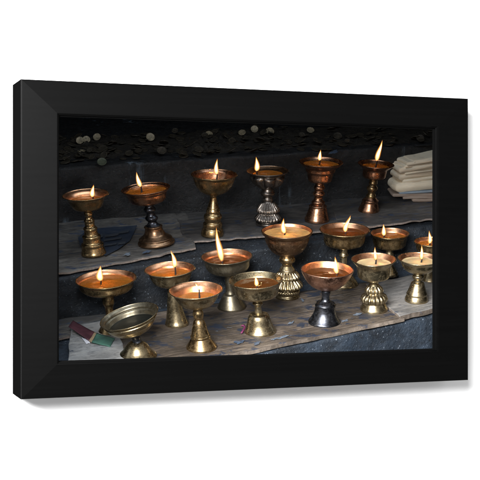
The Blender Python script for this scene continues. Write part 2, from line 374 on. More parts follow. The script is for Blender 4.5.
# ------------------------------------------------------------------ lathe
def resample(prof, sub=5):
    out = []
    for i in range(len(prof)-1):
        (h0, r0), (h1, r1) = prof[i], prof[i+1]
        for k in range(sub):
            u = k/sub; out.append((h0+(h1-h0)*u, r0+(r1-r0)*u))
    out.append(prof[-1])
    for _ in range(2):
        q = out[:]
        for i in range(1, len(out)-1):
            q[i] = ((out[i-1][0]+2*out[i][0]+out[i+1][0])/4, (out[i-1][1]+2*out[i][1]+out[i+1][1])/4)
        out = q
    return out
def lathe(name, prof, s, mats, parent, mod=None, cap=True, seg=96, seed=0, dent=0.006, mi_fn=None):
    vs, fs, mi = [], [], []
    n = len(prof)
    for i, (h, r) in enumerate(prof):
        for k in range(seg):
            th = 2*PI*k/seg; rr = r
            if mod: rr += mod(h, th)
            rr *= 1 + 1.7*dent*noise.noise(Vector((math.cos(th)*1.3+seed*3.1, math.sin(th)*1.3, h*0.06)))*2
            vs.append((rr*s*math.cos(th), rr*s*math.sin(th), h*s))
    for i in range(n-1):
        for k in range(seg):
            k2 = (k+1) % seg
            fs.append((i*seg+k, i*seg+k2, (i+1)*seg+k2, (i+1)*seg+k)); mi.append(mi_fn(i) if mi_fn else 0)
    if cap:
        fs.append(tuple(range(seg-1, -1, -1))); mi.append(0)
        fs.append(tuple((n-1)*seg+k for k in range(seg))); mi.append(mi_fn(n-2) if mi_fn else 0)
    return mesh_obj(name, vs, fs, mats, parent, mi=mi)
def interp_r(prof, h):
    for i in range(len(prof)-1):
        if prof[i][0] <= h <= prof[i+1][0] and prof[i+1][0] > prof[i][0]:
            u = (h-prof[i][0])/(prof[i+1][0]-prof[i][0]); return prof[i][1]+(prof[i+1][1]-prof[i][1])*u
    return prof[-1][1]

def flame(parent, s, x, z0, hgt, wid, lean, y=0.0, power=0.04):
    fr_r = random.Random(int(x*100+hgt*7)); wob = fr_r.uniform(-.045, .045); wob2 = fr_r.uniform(-.02, .02); wid *= fr_r.uniform(.9, 1.12)
    """teardrop flame standing on its wick; x, z0 in profile units"""
    def drop(name, k, mat, par, zoff=0.0):
        vs, fs = [], []; n, seg = 22, 16
        for i in range(n+1):
            u = i/n
            r = 1.06*wid*k*(math.sin(PI*min(1, u*1.0)**0.62)**0.9)*(1-u*0.35) if 0 < u < 1 else 0.0
            r = max(r, 0.02*wid)
            c = lean*(u**1.5) + hgt*(wob*math.sin(u*4.0) + wob2*math.sin(u*7.0)*u)
            for j in range(seg):
                th = 2*PI*j/seg
                vs.append(((x+c+r*math.cos(th))*s, (y+0.8*r*math.sin(th))*s, (z0+zoff+u*hgt*(1.0 if k > 1 else 0.93 if k > .7 else 0.80))*s))
        for i in range(n):
            for j in range(seg):
                j2 = (j+1) % seg; fs.append((i*seg+j, i*seg+j2, (i+1)*seg+j2, (i+1)*seg+j))
        return mesh_obj(name, vs, fs, mat, par)
    f_ = drop('flame', 1.12, M['flame'], parent)
    drop('flame_mantle', 0.84, M['flame_mid'], f_, hgt*0.02)
    drop('flame_core', 0.58, M['flame_core'], f_, hgt*0.05)
    d = bpy.data.lights.new('flame_light', 'POINT'); d.energy = power; d.color = (1.0, 0.50, 0.17); d.shadow_soft_size = wid*s*0.5
    d.cycles.use_multiple_importance_sampling = True
    o = bpy.data.objects.new('flame_light', d); C.objects.link(o); o.parent = parent
    o.location = ((x+lean*0.3)*s, y*s, (z0+hgt*0.45)*s)

NL = [0]
def lamp(label, z, rim, base, R, prof_base, prof_stem, prof_bowl, mats, fill=None, level=5.0, fl_=None, wick=None, mod_base=None, mod_bowl=None,
         power=0.26, inner=None, bend=None, wall_t=1.1, dy=0.0):
    """rim=(px,py) of the rim's centre, base=(px,py) of the foot's centre; profiles are (height, radius) pairs in picture units"""
    NL[0] += 1; sd = NL[0]
    p = at_z(base[0], base[1], z); dist = depth_of(p)
    H = prof_bowl[-1][0]
    el = PITCH + math.atan(((rim[1]+base[1])/2-240)/FPX)
    want = base[1]-rim[1]
    s = dist/FPX
    kh = want/H/math.cos(el)*(1 - want/FPX*math.sin(el)*0.5)    # true height from its picture height
    tilt = 0.0 if bend is not None else math.atan2(rim[0]-base[0], want)
    e = bpy.data.objects.new('butter_lamp', None); C.objects.link(e); e.empty_display_size = 0.02
    e.location = p; e.rotation_euler = (0, tilt*0.5, 0)
    tag(e, label, 'butter lamp', 'butter lamps on the steps')
    sk = lambda pr: [(h*kh, r) for (h, r) in pr]
    mb, ms, mw = mats
    hold = e
    pb = sk(prof_base)
    pbr = resample(pb); r0 = pbr[0][1]
    pbr = [(0.5, r0*0.86), (0.0, r0*0.9)] + pbr
    lathe('base', pbr, s, mb, e, mod=mod_base, seed=sd, seg=160 if mod_base else 96)
    # the upper part can sit bent on its foot
    def place(o):
        if bend is not None:
            hb = pb[-1][0]*s
            o.matrix_local = Matrix.Translation((0, 0, hb)) @ Matrix.Rotation(bend, 4, 'Y') @ Matrix.Rotation(0.06, 4, 'X') @ Matrix.Translation((0, 0, -hb))
        return o
    place(lathe('stem', resample(sk(prof_stem)), s, ms, e, seed=sd+20, seg=48))
    ob = resample(sk(prof_bowl)); Ht = ob[-1][0]; hb0 = ob[0][0]
    ib = []
    for (h, r) in reversed(ob):
        if r > wall_t*2 and h > hb0+wall_t*0.8: ib.append((max(h, hb0+wall_t*1.4), r-wall_t))
    lip = [(Ht+0.35, ob[-1][1]-0.15), (Ht+0.55, ob[-1][1]-0.6), (Ht+0.3, ob[-1][1]-wall_t)]
    full = ob + lip + ib
    nsw = len(ob)+2
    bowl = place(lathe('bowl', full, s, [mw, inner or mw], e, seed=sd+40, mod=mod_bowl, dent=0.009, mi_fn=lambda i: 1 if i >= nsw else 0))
    par = bowl
    iprof = sorted([(h, r) for (h, r) in ib])
    if fill:
        lv = Ht-level*kh; rr = interp_r(iprof, lv)+0.15
        seg, rings = 64, 12; vs, fs = [(0, 0, lv*s)], []
        for i in range(1, rings+1):
            for k in range(seg):
                th = 2*PI*k/seg; q = rr*i/rings
                hh = lv + 0.22*noise.noise(Vector((q*math.cos(th)*0.12+sd, q*math.sin(th)*0.12, 0))) + (0.35 if i == rings else 0)
                vs.append((q*s*math.cos(th), q*s*math.sin(th), hh*s))
        for k in range(seg): fs.append((0, 1+k, 1+(k+1) % seg))
        for i in range(rings-1):
            for k in range(seg):
                k2 = (k+1) % seg; fs.append((1+i*seg+k, 1+(i+1)*seg+k, 1+(i+1)*seg+k2, 1+i*seg+k2))
        nm = 'butter' if 'wax' in fill else 'oil'
        o = mesh_obj(nm, vs, fs, M[fill], e); place(o)
        if o.data.polygons[0].normal.z < 0: fix_normals(o)
    if fl_:
        fx, ft, fbm, wd, ln = fl_          # flame: px x of its foot, px y of its tip and foot, half width, lean in px
        lv = (Ht-level*kh) if fill else hb0+3
        xo = (fx - rim[0]); hg = (fbm-ft)/math.cos(el)
        zf = Ht + (rim[1]-fbm)/math.cos(el)
        yo = 0.0
        if zf < lv+1.0:                      # its foot shows below the oil's far edge: it stands nearer the viewer
            yo = -(lv+1.0-zf)/math.tan(el); yo = max(yo, -R*0.5); zf = lv+1.0
        wh = zf - lv + 1.2
        vs, fs = [], []
        wr = 0.75
        for i in range(5):
            for k in range(10):
                th = 2*PI*k/10; q = wr*(1.25-0.1*i)
                vs.append(((xo+q*math.cos(th)+0.15*i)*s, (yo+q*math.sin(th))*s, (lv-0.8+(wh+0.8)*i/4)*s))
        for i in range(4):
            for k in range(10):
                k2 = (k+1) % 10; fs.append((i*10+k, i*10+k2, (i+1)*10+k2, (i+1)*10+k))
        fs.append(tuple(40+k for k in range(10)))
        mesh_obj('wick', vs, fs, M['wick'], e)
        flame(e, s, xo, zf, hg, wd, ln, yo, power)
    if bend is None:                       # the stems are slightly crooked: foot and cup stay nearly level
        k = math.tan(tilt*0.5)
        for o in list(e.children_recursive):
            if o.type == 'MESH':
                for v in o.data.vertices: v.co.x += v.co.z*k
            else: o.location.x += o.location.z*k
    return e

def petals(bands):
    """lobed ornament: bands of (h0, h1, count, depth, phase)"""
    def f_(h, th):
        for (h0, h1, n, a, ph) in bands:
            if h0 <= h <= h1:
                u = (h-h0)/(h1-h0); return a*(abs(math.sin(n*th/2+ph))**0.6-0.55)*math.sin(PI*u)**0.5
        return 0.0
    return f_

BR, PB, BZ, CO_, RO, GC, IR, SI, DU = (M[k] for k in ('brass', 'pale_brass', 'bronze', 'copper', 'rosy', 'glow_copper', 'iron', 'silver', 'dull'))
# ---- back row, on the upper step
lamp('brass lamp with flared cup and stacked-ring foot, leftmost of the back row', Z2+.006, (88, 194.5), (93.8, 253.7), 23.5,
     [(0, 12.7), (1.5, 12.7), (3, 12), (8, 10.8), (9, 11.4), (10.5, 11.2), (11.5, 9), (16, 8.6), (17.3, 9.5), (18.5, 9), (19.5, 7), (24, 6.4), (25.2, 7.2), (26.5, 6.6), (27.5, 5), (31, 4.8)],
     [(31, 4.8), (32, 5), (33.5, 5.6), (35, 4), (37, 3.2), (39, 4.2), (41, 4.2), (43, 3), (44.4, 3)],
     [(43.5, 3), (44, 9), (46, 14), (50, 16.5), (55, 18.5), (57.5, 20.5), (59, 23.5)], (BR, BR, BR), 'amber_oil', 6, (94.5, 185, 197.5, 2.3, 2.5), inner=GC)
lamp('bronze lamp leaning on a wide foot with dark ringed stem, second in the back row', Z2+.006, (147, 188), (156.5, 243), 24.5,
     [(0, 18.5), (1.5, 18.7), (3, 17), (4, 16.2), (5, 17), (6.5, 14.5), (9, 11), (13, 9), (16, 8.5), (17, 9.5), (18, 8)],
     [(17.5, 8), (20, 5), (22, 4), (24, 6), (26, 6.5), (28, 4.5), (31, 4), (33, 6), (35, 6), (37, 4), (40, 4)],
     [(39, 4), (40.5, 12), (43, 17.5), (48, 19.5), (51, 20), (52.2, 22), (53.6, 22.3), (55, 24.5)], (BZ, IR, CO_), 'amber_oil', 3.2, (142.5, 171, 186.5, 2.5, -1.6), inner=CO_)
lamp('golden lamp with plain round cup, third from left in the back row', Z2+.005, (214.5, 174.7), (212.3, 234.7), 23,
     [(0, 11.3), (2, 11.5), (6, 10.5), (7, 9.3), (9, 9.8), (12, 9.6), (13, 8.2), (14, 8), (17, 9.2), (20, 8.8), (22, 6.8), (24, 7.2), (27, 6)],
     [(26.5, 6), (30, 5), (34, 3.8), (38, 3), (39, 4), (41, 4)],
     [(40, 4), (41, 8), (44, 14), (49, 18), (54, 20), (58, 21), (60, 23)], (BR, BR, BR), 'amber_oil', 9, (217, 159, 175, 2.5, -0.5), inner=CO_)
lamp('blackened silver lamp with petalled foot and ornamented cup, in the back row', Z2+.005, (267.3, 171), (268, 224), 21.5,
     [(0, 12), (2, 12.5), (3.5, 10.2), (4.5, 13), (7, 12.4), (11, 8.8), (12, 8.6), (13, 11.4), (16, 10.6), (21, 7), (24, 5)],
     [(23.5, 5), (26, 5.5), (28, 4), (30, 7), (32, 7.5), (34, 6), (37, 5)],
     [(36, 6), (38, 10), (42, 14), (48, 16.5), (50.5, 15.5), (52, 19), (54, 21.5)], (SI, SI, SI), 'amber_oil', 3.5, (256.5, 157, 171.5, 2.6, 0.0),
     mod_base=petals([(4.5, 12.5, 22, 2.6, 0), (12.5, 23, 22, 2.4, 0.8)]), mod_bowl=petals([(39, 51, 7, 4.5, 0.4)]), inner=BZ)
lamp('taller red copper lamp at the back, with wide flat rim over a ringed stem', Z2+.005, (320, 162), (316.8, 220.5), 21.6,
     [(0, 12.3), (2, 12.3), (5, 11), (12, 9), (14, 8.3), (15, 9.2), (17, 6)],
     [(16.5, 6), (19, 7), (21, 4.5), (24, 4), (26, 6), (28, 6), (30, 4), (32, 5.5), (34, 5.5), (36, 4), (39, 4)],
     [(38, 4), (39, 10), (40.5, 12), (48, 13), (49, 14.5), (53, 15), (54, 17), (57, 20.5), (58.5, 21.6)], (CO_, CO_, CO_), 'amber_oil', 3, (318.4, 150, 161, 1.9, 0.0), inner=CO_)
lamp('small red copper lamp with golden knob on its stem, rightmost of the back row', Z2+.006, (374.3, 164), (368.6, 211), 18.3,
     [(0, 10.5), (2, 10.5), (6, 9), (9, 8), (11, 8.5), (12, 7), (14, 5)],
     [(13.5, 5), (16, 5), (18, 3.5), (20, 4), (22, 5.5), (24, 5.5), (26, 3.5), (28, 4.5), (30, 4), (33, 4)],
     [(32, 4), (33, 9), (34.5, 11.5), (42, 12), (43, 13.5), (45, 16), (47, 18.3)], (CO_, BR, CO_), 'amber_oil', 3, (374.5, 140, 161.5, 2.4, 2.5), inner=CO_)
# ---- middle row, at the back of the lower step
lamp('broad shallow brass lamp of glowing amber oil, behind the tilted unlit one', Z1+.004, (107.7, 279), (112, 333), 30,
     [(0, 14), (2, 14), (4, 12.5), (8, 9.5), (13, 6), (14, 5)],
     [(14, 5), (18, 4), (26, 4), (30, 6), (34, 6.2), (38, 5), (41.5, 5)],
     [(41, 5), (42, 18), (43.5, 24), (46, 26.4), (51, 27), (52.8, 28.6), (54, 30)], (BR, BR, BR), 'amber_oil', 4.5, (102.5, 265.5, 281, 4.2, 1.2), inner=GC, power=0.36)
lamp('brass lamp on a tall smooth cone, between the broad shallow and the pitted lamps', Z1+.004, (171, 269), (177, 324.5), 25,
     [(0, 11.8), (2, 12), (5, 10.5), (15, 8), (25, 6.5), (33, 5)],
     [(32.5, 5), (35, 5.2), (39, 5)],
     [(38, 5), (40, 12), (43, 18), (48, 20), (52, 21), (54, 23), (55.5, 25)], (PB, PB, PB), 'amber_oil', 5.5, (176, 250.5, 268, 2.6, -0.8), inner=GC)
lamp('pitted dull lamp with the tallest orange flame of all, on a conical foot', Z1+.004, (227.1, 256.4), (231.8, 308), 25.5,
     [(0, 14.2), (2, 14.3), (4, 13), (12, 8.5), (14, 7.5), (15, 5.5)],
     [(14.5, 5.5), (18, 4.2), (28, 4), (34, 5)],
     [(33, 5), (35, 12), (38, 19), (42, 22), (48, 22.5), (50, 24), (51.6, 25.5)], (DU, DU, DU), 'brown_oil', 5.5, (222, 227, 262, 3.2, -2.8), inner=GC, power=0.36)
lamp('large ornate brass lamp brimming with yellow butter, on a foot of lotus petals', Z1+.004, (286.3, 231), (287.4, 297), 25.5,
     [(0, 12.2), (2, 12.4), (3, 11.2), (4, 11), (5, 11.8), (7.5, 11.8), (8.5, 10.4), (9.5, 10.6), (10.5, 14.2), (12, 14.4), (15, 12.6), (18.5, 9.6), (19.3, 9.4), (20.2, 12.2), (22, 11.8), (26, 8.2), (27, 7.2), (27.8, 8.2), (29.5, 6.8), (32, 5)],
     [(31.5, 5), (34, 5.5), (36, 8), (39, 8), (42, 6)],
     [(41, 6), (43, 10), (46, 15), (51, 19), (57, 21.5), (62, 22), (63, 24.3), (66, 25.5)], (PB, BR, BZ), 'golden_wax', 3, (283.5, 218.5, 234, 2.6, -1.2),
     mod_base=petals([(4.5, 8.2, 30, 1.6, 0.3), (9.6, 19.2, 20, 3.4, 0), (19.4, 27.2, 20, 2.8, 0.8)]), mod_bowl=petals([(55, 62, 40, 0.5, 0)]), inner=GC)
lamp('brass lamp of brown oil on a thin stem, behind the copper goblet', Z1+.004, (343, 229.7), (342.6, 285), 25,
     [(0, 15.5), (2, 15.5), (5, 13.5), (12, 8), (14, 4)],
     [(13.5, 4), (20, 3.5), (28, 3.5), (30, 5.2), (32, 3.5), (39, 4)],
     [(38, 4), (39, 13), (41, 18.5), (44, 20), (50, 20.5), (52, 22), (55, 25)], (PB, PB, BR), 'brown_oil', 4, (344, 215.5, 232.5, 2.8, 4.2), inner=GC)
lamp('smaller brass lamp with squat flame, behind the one with the scroll-carved foot', Z1+.004, (388.3, 233.4), (389, 275), 19.5,
     [(0, 9), (2, 9), (5, 7), (9, 5), (11, 3.6)], [(10.5, 3.6), (16, 3.2), (20, 4.4), (24, 3.4), (27, 4)],
     [(26, 4), (27, 11), (29, 15.5), (33, 16.5), (38, 17), (41, 19.5)], (PB, PB, BR), 'amber_oil', 4, (382.5, 224, 236, 2.2, -0.6), inner=GC)
lamp('small brass lamp cut by the right edge, behind the smooth cream butter lamp', Z1+.006, (429, 241.6), (430, 281.5), 16.8,
     [(0, 8.5), (2, 8.6), (4, 7.6), (9, 5.5), (11, 4)], [(10.5, 4), (15, 3.4), (18, 4.6), (22, 3.6), (28.5, 4)],
     [(27.5, 4), (28.5, 9), (30.5, 13), (34, 14.4), (37.5, 14.8), (40, 16.8)], (PB, PB, BR), 'amber_oil', 3.5, (427.8, 230.5, 244, 2.0, -0.4), inner=GC)
# ---- front row
lamp('unlit blackened brass lamp tilted over on its bent stem beside the packet', Z1+.004, (124.6, 315), (137.5, 356), 30.0,
     [(0, 19.5), (1.5, 19.7), (3, 17.5), (6, 14.5), (11, 11.5), (14.5, 8.5), (16, 5)],
     [(15.5, 5), (18, 4.2), (21, 4.4), (23, 6), (26, 5)],
     [(25, 5), (27, 13), (31, 20), (36, 24.5), (40, 26), (41, 27.6), (42, 26.8), (43.5, 27.5), (45.5, 30.2)], (PB, IR, PB), 'soot_oil', 10, None, bend=-0.25, inner=DU)
lamp('brass lamp with pink glowing cup on a collared foot, in front of the pitted one', Z1+.004, (196.6, 290), (201.7, 348), 26.9,
     [(0, 15.3), (2, 15.5), (4, 14), (9, 10.5), (11, 9.3), (12, 10.2), (13, 9.8)],
     [(12.5, 9.4), (20, 7.5), (26, 6), (28, 5), (29, 4), (31, 5), (35, 5.5), (38, 4.5), (41, 4)],
     [(40, 5), (42, 12), (45, 17), (50, 20.5), (55, 23), (58, 26.9)], (BR, BR, PB), 'amber_oil', 8.5, (199.5, 282.5, 290.5, 1.7, -2.5), inner=GC, power=0.42)  # small flame added to make the bright reflection inside this cup
lamp('brass lamp with straight-sided cup of brown oil on a bell foot, beside the magenta scrap', Z1+.004, (255.8, 280), (260, 332), 26.8,
     [(0, 16), (2, 16), (4, 14.5), (9, 12.5), (15, 11), (18, 9.5), (19, 7), (19.3, 3.8)],
     [(19, 3.8), (24, 3.2), (27, 3.2), (28, 5.2), (29.5, 5.2), (30.5, 3.8), (32, 5), (34, 4), (36, 4)],
     [(35, 4), (35.5, 14), (37, 20), (39, 21.5), (45, 22.5), (48, 23.5), (50.5, 25.5), (52, 26.8)], (PB, PB, PB), 'brown_oil', 5, (256.3, 275, 286.5, 2.3, -0.3), power=0.06)
lamp('rosy copper goblet lamp with black patches on a dark blue-black stem', Z1+.004, (326.2, 269.5), (324.3, 322.5), 26.2,
     [(0, 16.3), (1.5, 16.4), (4, 14.5), (8, 12), (12, 10.5), (17, 10), (18, 10.8), (20, 9)],
     [(19.5, 9), (22, 5), (24, 4), (28, 4), (31, 5), (34, 4)],
     [(33, 4), (34, 9), (37, 15), (41, 19.5), (46, 23), (51, 25.5), (53, 26.2)], (IR, IR, RO), 'brown_oil', 5.5, (335.5, 256.5, 274, 2.8, -2.8), inner=GC)
lamp('pale brass lamp of cream butter, its foot carved with two tiers of scrolls', Z1+.004, (372.2, 259.4), (374, 310), 22.2,
     [(0, 14), (2, 14), (4, 13), (7, 11.5), (8, 10.8), (9, 12.3), (12, 12.8), (15, 11.5), (17, 9), (18, 7.6), (19, 8.8), (22, 8), (25, 5.5), (27, 4)],
     [(26.5, 4), (29, 5.5), (32, 5)],
     [(31, 5), (31.5, 12), (33, 15), (35, 15.8), (43, 16.5), (46, 18), (49, 21), (50.6, 22.2)], (PB, PB, PB), 'cream_wax', 4.5, (374, 247, 260.5, 2.2, -0.8),
     mod_base=petals([(8.5, 17.5, 17, 2.4, 0), (18.2, 26, 13, 2.2, 0.5)]), inner=GC)
lamp('pale brass lamp of cream butter on a smooth bell foot, right end of front row', Z1+.009, (417.5, 258.8), (416.4, 300.5), 21.5,
     [(0, 11.7), (1.5, 11.8), (4, 11), (6, 10), (7, 10.6), (9, 9.5), (16, 7), (18, 6.5), (19, 4.5)],
     [(18.5, 4.5), (21, 4), (23, 5.6), (25, 5.6), (26, 4), (29, 4)],
     [(28, 4), (28.5, 9), (31, 14), (35, 17), (38.5, 18), (40, 20), (41.7, 21.5)], (PB, PB, PB), 'cream_wax', 3.5, (419.5, 245, 260, 2.1, -0.6), inner=GC)

# ------------------------------------------------------------------ coins on the rear step
M['debris'] = stone('brown_debris', (0.009, 0.007, 0.005), (0.030, 0.025, 0.018), (0.09, 0.08, 0.06), 2.2)
def debris():
    nu, nv = 260, 60; vs, fs = [], []
    for i in range(nu+1):
        for j in range(nv+1):
            u, v = i/nu, j/nv
            px = 30+430*u; p = at_z(px, 134+29*v-(px-60)*0.050, Z3)
            edge = min(1, v*4, (1-v)*5)
            c = noise.cell(Vector((p.x*75, p.y*55, 0)))*0.5+0.5; f_ = abs(noise.fractal(Vector((p.x*60, p.y*45, 2)), 0.8, 2, 4))
            hump = max(0, 0.5+noise.noise(Vector((p.x*8, p.y*8, 5)))*1.4)
            vs.append((p.x, p.y, Z3 - 0.003 + edge*(0.003 + 0.008*f_*hump + 0.002*c*hump)))
    for i in range(nu):
        for j in range(nv): a = i*(nv+1)+j; fs.append((a, a+nv+1, a+nv+2, a+1))
    tag(fix_normals(mesh_obj('debris', vs, fs, M['debris'])), 'layer of brown grit and crumbs among the coins on the rear step', 'debris', kind='stuff')
debris()
def coin_mat(name, a, b, r, metal_=0.7):
    t = NT(name); f = t.noise(220, 5, 0.6, t.vec(rnd=True))
    t.set('Base Color', t.mix(t.ramp(f, [(0.35, 0.0), (0.65, 1.0)]), a, b)); t.set('Metallic', metal_); t.set('Roughness', r)
    t.bump(f, 0.4, 0.0004); return t.m
M['coin'] = coin_mat('grimy_coin', (0.055, 0.045, 0.030), (0.015, 0.012, 0.008), 0.6, 0.3)
M['coin_b'] = coin_mat('clean_coin', (0.34, 0.28, 0.18), (0.12, 0.10, 0.065), 0.5, 0.2)
M['coin_g'] = coin_mat('green_coin', (0.07, 0.08, 0.05), (0.04, 0.045, 0.028), 0.5, 0.3)
def coin_mesh(name, R=0.0095, T=0.0017):
    prof = [(0.0002, 0.5*R), (0, 0.9*R), (0.0001, R-0.0003), (0.0004, R), (T-0.0004, R), (T-0.0001, R-0.0003), (T, R-0.0008), (T-0.0003, R-0.0014), (T-0.00035, 0.4*R)]
    vs, fs = [], []; seg = 28
    for (h, r) in prof:
        for k in range(seg):
            th = 2*PI*k/seg; vs.append((r*math.cos(th), r*math.sin(th), h-T/2))
    n = len(prof)
    for i in range(n-1):
        for k in range(seg): fs.append((i*seg+k, i*seg+(k+1) % seg, (i+1)*seg+(k+1) % seg, (i+1)*seg+k))
    fs.append(tuple(range(seg-1, -1, -1))); fs.append(tuple((n-1)*seg+k for k in range(seg)))
    return mesh_obj(name, vs, fs, M['coin'])
src = coin_mesh('coin')
tag(src, 'grimy dark coin lying among many others on the rear step', 'coin', 'coins on the rear step')
bright = coin_mesh('coin'); bright.data.materials[0] = M['coin_b']
green = coin_mesh('coin'); green.data.materials[0] = M['coin_g']
first = True
rc = random.Random(4)
for k in range(270):
    u = rc.random(); px = 55 + 390*(u**1.3)
    py = 137 + 27*rc.random()**0.8 - (px-60)*0.050
    p = at_z(px, py, Z3)
    o = src if first else src.copy()
    if not first: C.objects.link(o)
    first = False
    layer = rc.random()
    o.location = (p.x, p.y, Z3 + 0.002 + 0.010*layer*layer)
    o.rotation_euler = (rc.uniform(-.35, .35)*layer*2, rc.uniform(-.35, .35)*layer*2, rc.uniform(0, 6.28))
    sc_ = rc.choice((0.6, 0.75, 0.9, 1.05)); o.scale = (sc_, sc_, sc_)
B = [(80, 145, .95, 0, 'pale coin standing tilted, left one of the overlapping pair at upper left'), (86.5, 144, .9, .2, 'pale coin standing tilted, right one of the overlapping pair at upper left'),
     (97, 141.5, .95, -.2, 'pale coin standing tilted just right of the overlapping pair'), (81.5, 152.5, .05, 0, 'pale coin lying flat below the overlapping pair'),
     (150.5, 141.5, .9, .3, 'bright round coin standing above the second lamp from left'), (209, 137.5, .6, .2, 'pale coin above the third lamp from left'),
     (242, 136, .6, -.2, 'pale coin up behind the gap between brass and silver lamps'), (254.5, 133.5, .95, .1, 'dim upright coin left of the brightest one'),
     (270, 135, .7, 0.2, 'brightest coin, on the rear step above the blackened silver lamp'), (310.5, 133.5, .6, 0.1, 'pale coin above the wide-rimmed copper lamp')]
for i, (px, py, tl, tz, lb) in enumerate(B):
    o = bright if i == 0 else bright.copy()
    if i: C.objects.link(o)
    p = at_z(px, py, Z3); o.location = (p.x, p.y, Z3 + 0.003 + 0.009*math.sin(tl)); o.rotation_euler = (tl, 0.0, tz); o.scale = ((1, 1, 1) if i in (4, 8) else (0.88, 0.88, 0.88))
    tag(o, lb, 'coin', 'bright coins on the rear step')
p = at_z(102, 166, Z3); green.location = (p.x, p.y, Z3+0.009); green.rotation_euler = (.7, .1, 0); tag(green, 'greenish coin at the edge of the rear step, upper left', 'coin')

# ------------------------------------------------------------------ stack of folded cream papers
def paper_mat(name, a, b):
    t = NT(name); f = t.noise(14, 7, 0.6, t.vec((1, 1, 4), rnd=True)); g_ = t.noise(60, 4, 0.6, t.vec((1, 1, 20), rnd=True))
    c = t.mix(t.ramp(f, [(0.35, 0.0), (0.7, 1.0)]), a, b); c = t.mix(t.ramp(g_, [(0.55, 0.0), (0.7, 0.35)]), c, tuple(x*0.5 for x in b))
    t.set('Base Color', c); t.set('Roughness', 0.75); t.bump(f, 0.3, 0.002); return t.m
M['paper'] = paper_mat('cream_paper', (0.90, 0.80, 0.62), (0.74, 0.63, 0.47))
M['paper_d'] = paper_mat('brown_stained_paper', (0.22, 0.16, 0.12), (0.32, 0.26, 0.22))
M['paper_b'] = paper_mat('bluish_paper', (0.20, 0.26, 0.32), (0.3, 0.35, 0.4))
pt = at_z(392, 203, Z2)
d2 = Vector((math.cos(math.radians(18)), math.sin(math.radians(18)), 0)); n2 = Vector((-d2.y, d2.x, 0))
def fold(z0, th, off, L, Wd, mat, seed, rot=0.0, lift=0.0, sag=0.0):
    """a folded sheet: rounded fold on its left side"""
    e1 = Matrix.Rotation(rot, 3, 'Z') @ d2; e2 = Vector((-e1.y, e1.x, 0))
    prof = [(L, 0)]
    prof += [(th/2 - th/2*math.cos(a)*0 - th/2*math.sin(a)*1.0, th/2-th/2*math.cos(a)) for a in [PI*k/8 for k in range(9)]]
    prof += [(L, th)]
    # subdivide the long sides
    pp = []
    for i in range(len(prof)-1):
        a, b = prof[i], prof[i+1]; m_ = 14 if abs(a[0]-b[0]) > 0.02 else 1
        for k in range(m_): pp.append((a[0]+(b[0]-a[0])*k/m_, a[1]+(b[1]-a[1])*k/m_))
    pp.append(prof[-1])
    vs, fs = [], []; NW = 24
    for j in range(NW+1):
        v = j/NW
        for (u, h) in pp:
            wv = 0.0012*noise.noise(Vector((u*25+seed, v*2.2, h*30))) + 0.0006*noise.noise(Vector((u*70+seed, v*6, 5)))
            q = pt + e1*(off + u + 0.004*noise.noise(Vector((seed, v*4, 0)))) + e2*(v*Wd - 0.02 + 0.003*noise.noise(Vector((u*30+seed, 9, 0)))*(1 if v < 0.1 else 0))
            q.z = z0 + h + wv + lift*u - sag*(1-min(1, u/0.05))*th
            vs.append(q)
    n = len(pp)
    for j in range(NW):
        for i in range(n-1): fs.append((j*n+i, j*n+i+1, (j+1)*n+i+1, (j+1)*n+i))
    for j in (0, NW): fs.append(tuple(j*n+i for i in range(n)))
    return fix_normals(mesh_obj('sheet_of_paper', vs, fs, mat, stk))
stk = bpy.data.objects.new('paper_stack', None); C.objects.link(stk)
tag(stk, 'stack of folded cream papers over brown ones at the right end of the upper step', 'paper stack')
zz = Z2+0.008
pr = random.Random(11)
layers = [(0.006, 0.040, 'paper_d', -.30, 0.0), (0.005, 0.020, 'paper_d', -.27, 0.0), (0.006, -0.004, 'paper_d', -.22, -.02), (0.0035, 0.010, 'paper_b', -.12, 0)]
for k, th in enumerate((0.020, 0.008, 0.014, 0.005, 0.012, 0.006, 0.008, 0.004)):
    layers.append((th, (0.0, 0.014, 0.006, 0.018, 0.007, 0.016, 0.022, 0.036)[k], 'paper', pr.uniform(-.04, .04), 0.02+0.012*k))
for i, (th, off, mat, rt, lf) in enumerate(layers):
    fold(zz, th, off, 0.20, 0.14, M[mat], i*3.7+1, rt, lf); zz += th*(0.80 if i > 4 else 0.95)
    if zz > Z2+0.096: break

# ------------------------------------------------------------------ packet, wrapper, scraps, leaf
def flat_piece(name, outline, z, th, mat, parent=None, curl=0.0):
    """a small flat polygon (world xy outline) with thickness and a curled edge"""
    n = len(outline); c = sum((Vector((p.x, p.y)) for p in outline), Vector((0, 0)))/n
    vs = []
    rings = (0.0, 0.5, 1.0)
    top = []
    for s_ in (1, 0):
        vs.append((c.x, c.y, z+th*s_))
        for r in rings[1:]:
            for p in outline:
                q = c + (Vector((p.x, p.y))-c)*r
                vs.append((q.x, q.y, z + th*s_ + curl*r*r*abs(noise.noise(Vector((q.x*60, q.y*60, 0))))*2))
    fs = []; O = 1+2*n
    for b, fl2 in ((0, False), (O, True)):
        for k in range(n):
            k2 = (k+1) % n
            f1_ = (b, b+1+k, b+1+k2); f2_ = (b+1+k, b+1+n+k, b+1+n+k2, b+1+k2)
            fs += [f1_, f2_] if not fl2 else [f1_[::-1], f2_[::-1]]
    for k in range(n):
        k2 = (k+1) % n; fs.append((1+n+k, O+1+n+k, O+1+n+k2, 1+n+k2))
    return fix_normals(mesh_obj(name, vs, fs, mat, parent, smooth=False))
def plain(name, a, b, rough=0.6, scale=60):
    t = NT(name); f = t.noise(scale, 6, 0.65); t.set('Base Color', t.mix(t.ramp(f, [(0.35, 0.0), (0.65, 1.0)]), a, b)); t.set('Roughness', rough); t.bump(f, 0.3, 0.001); return t.m
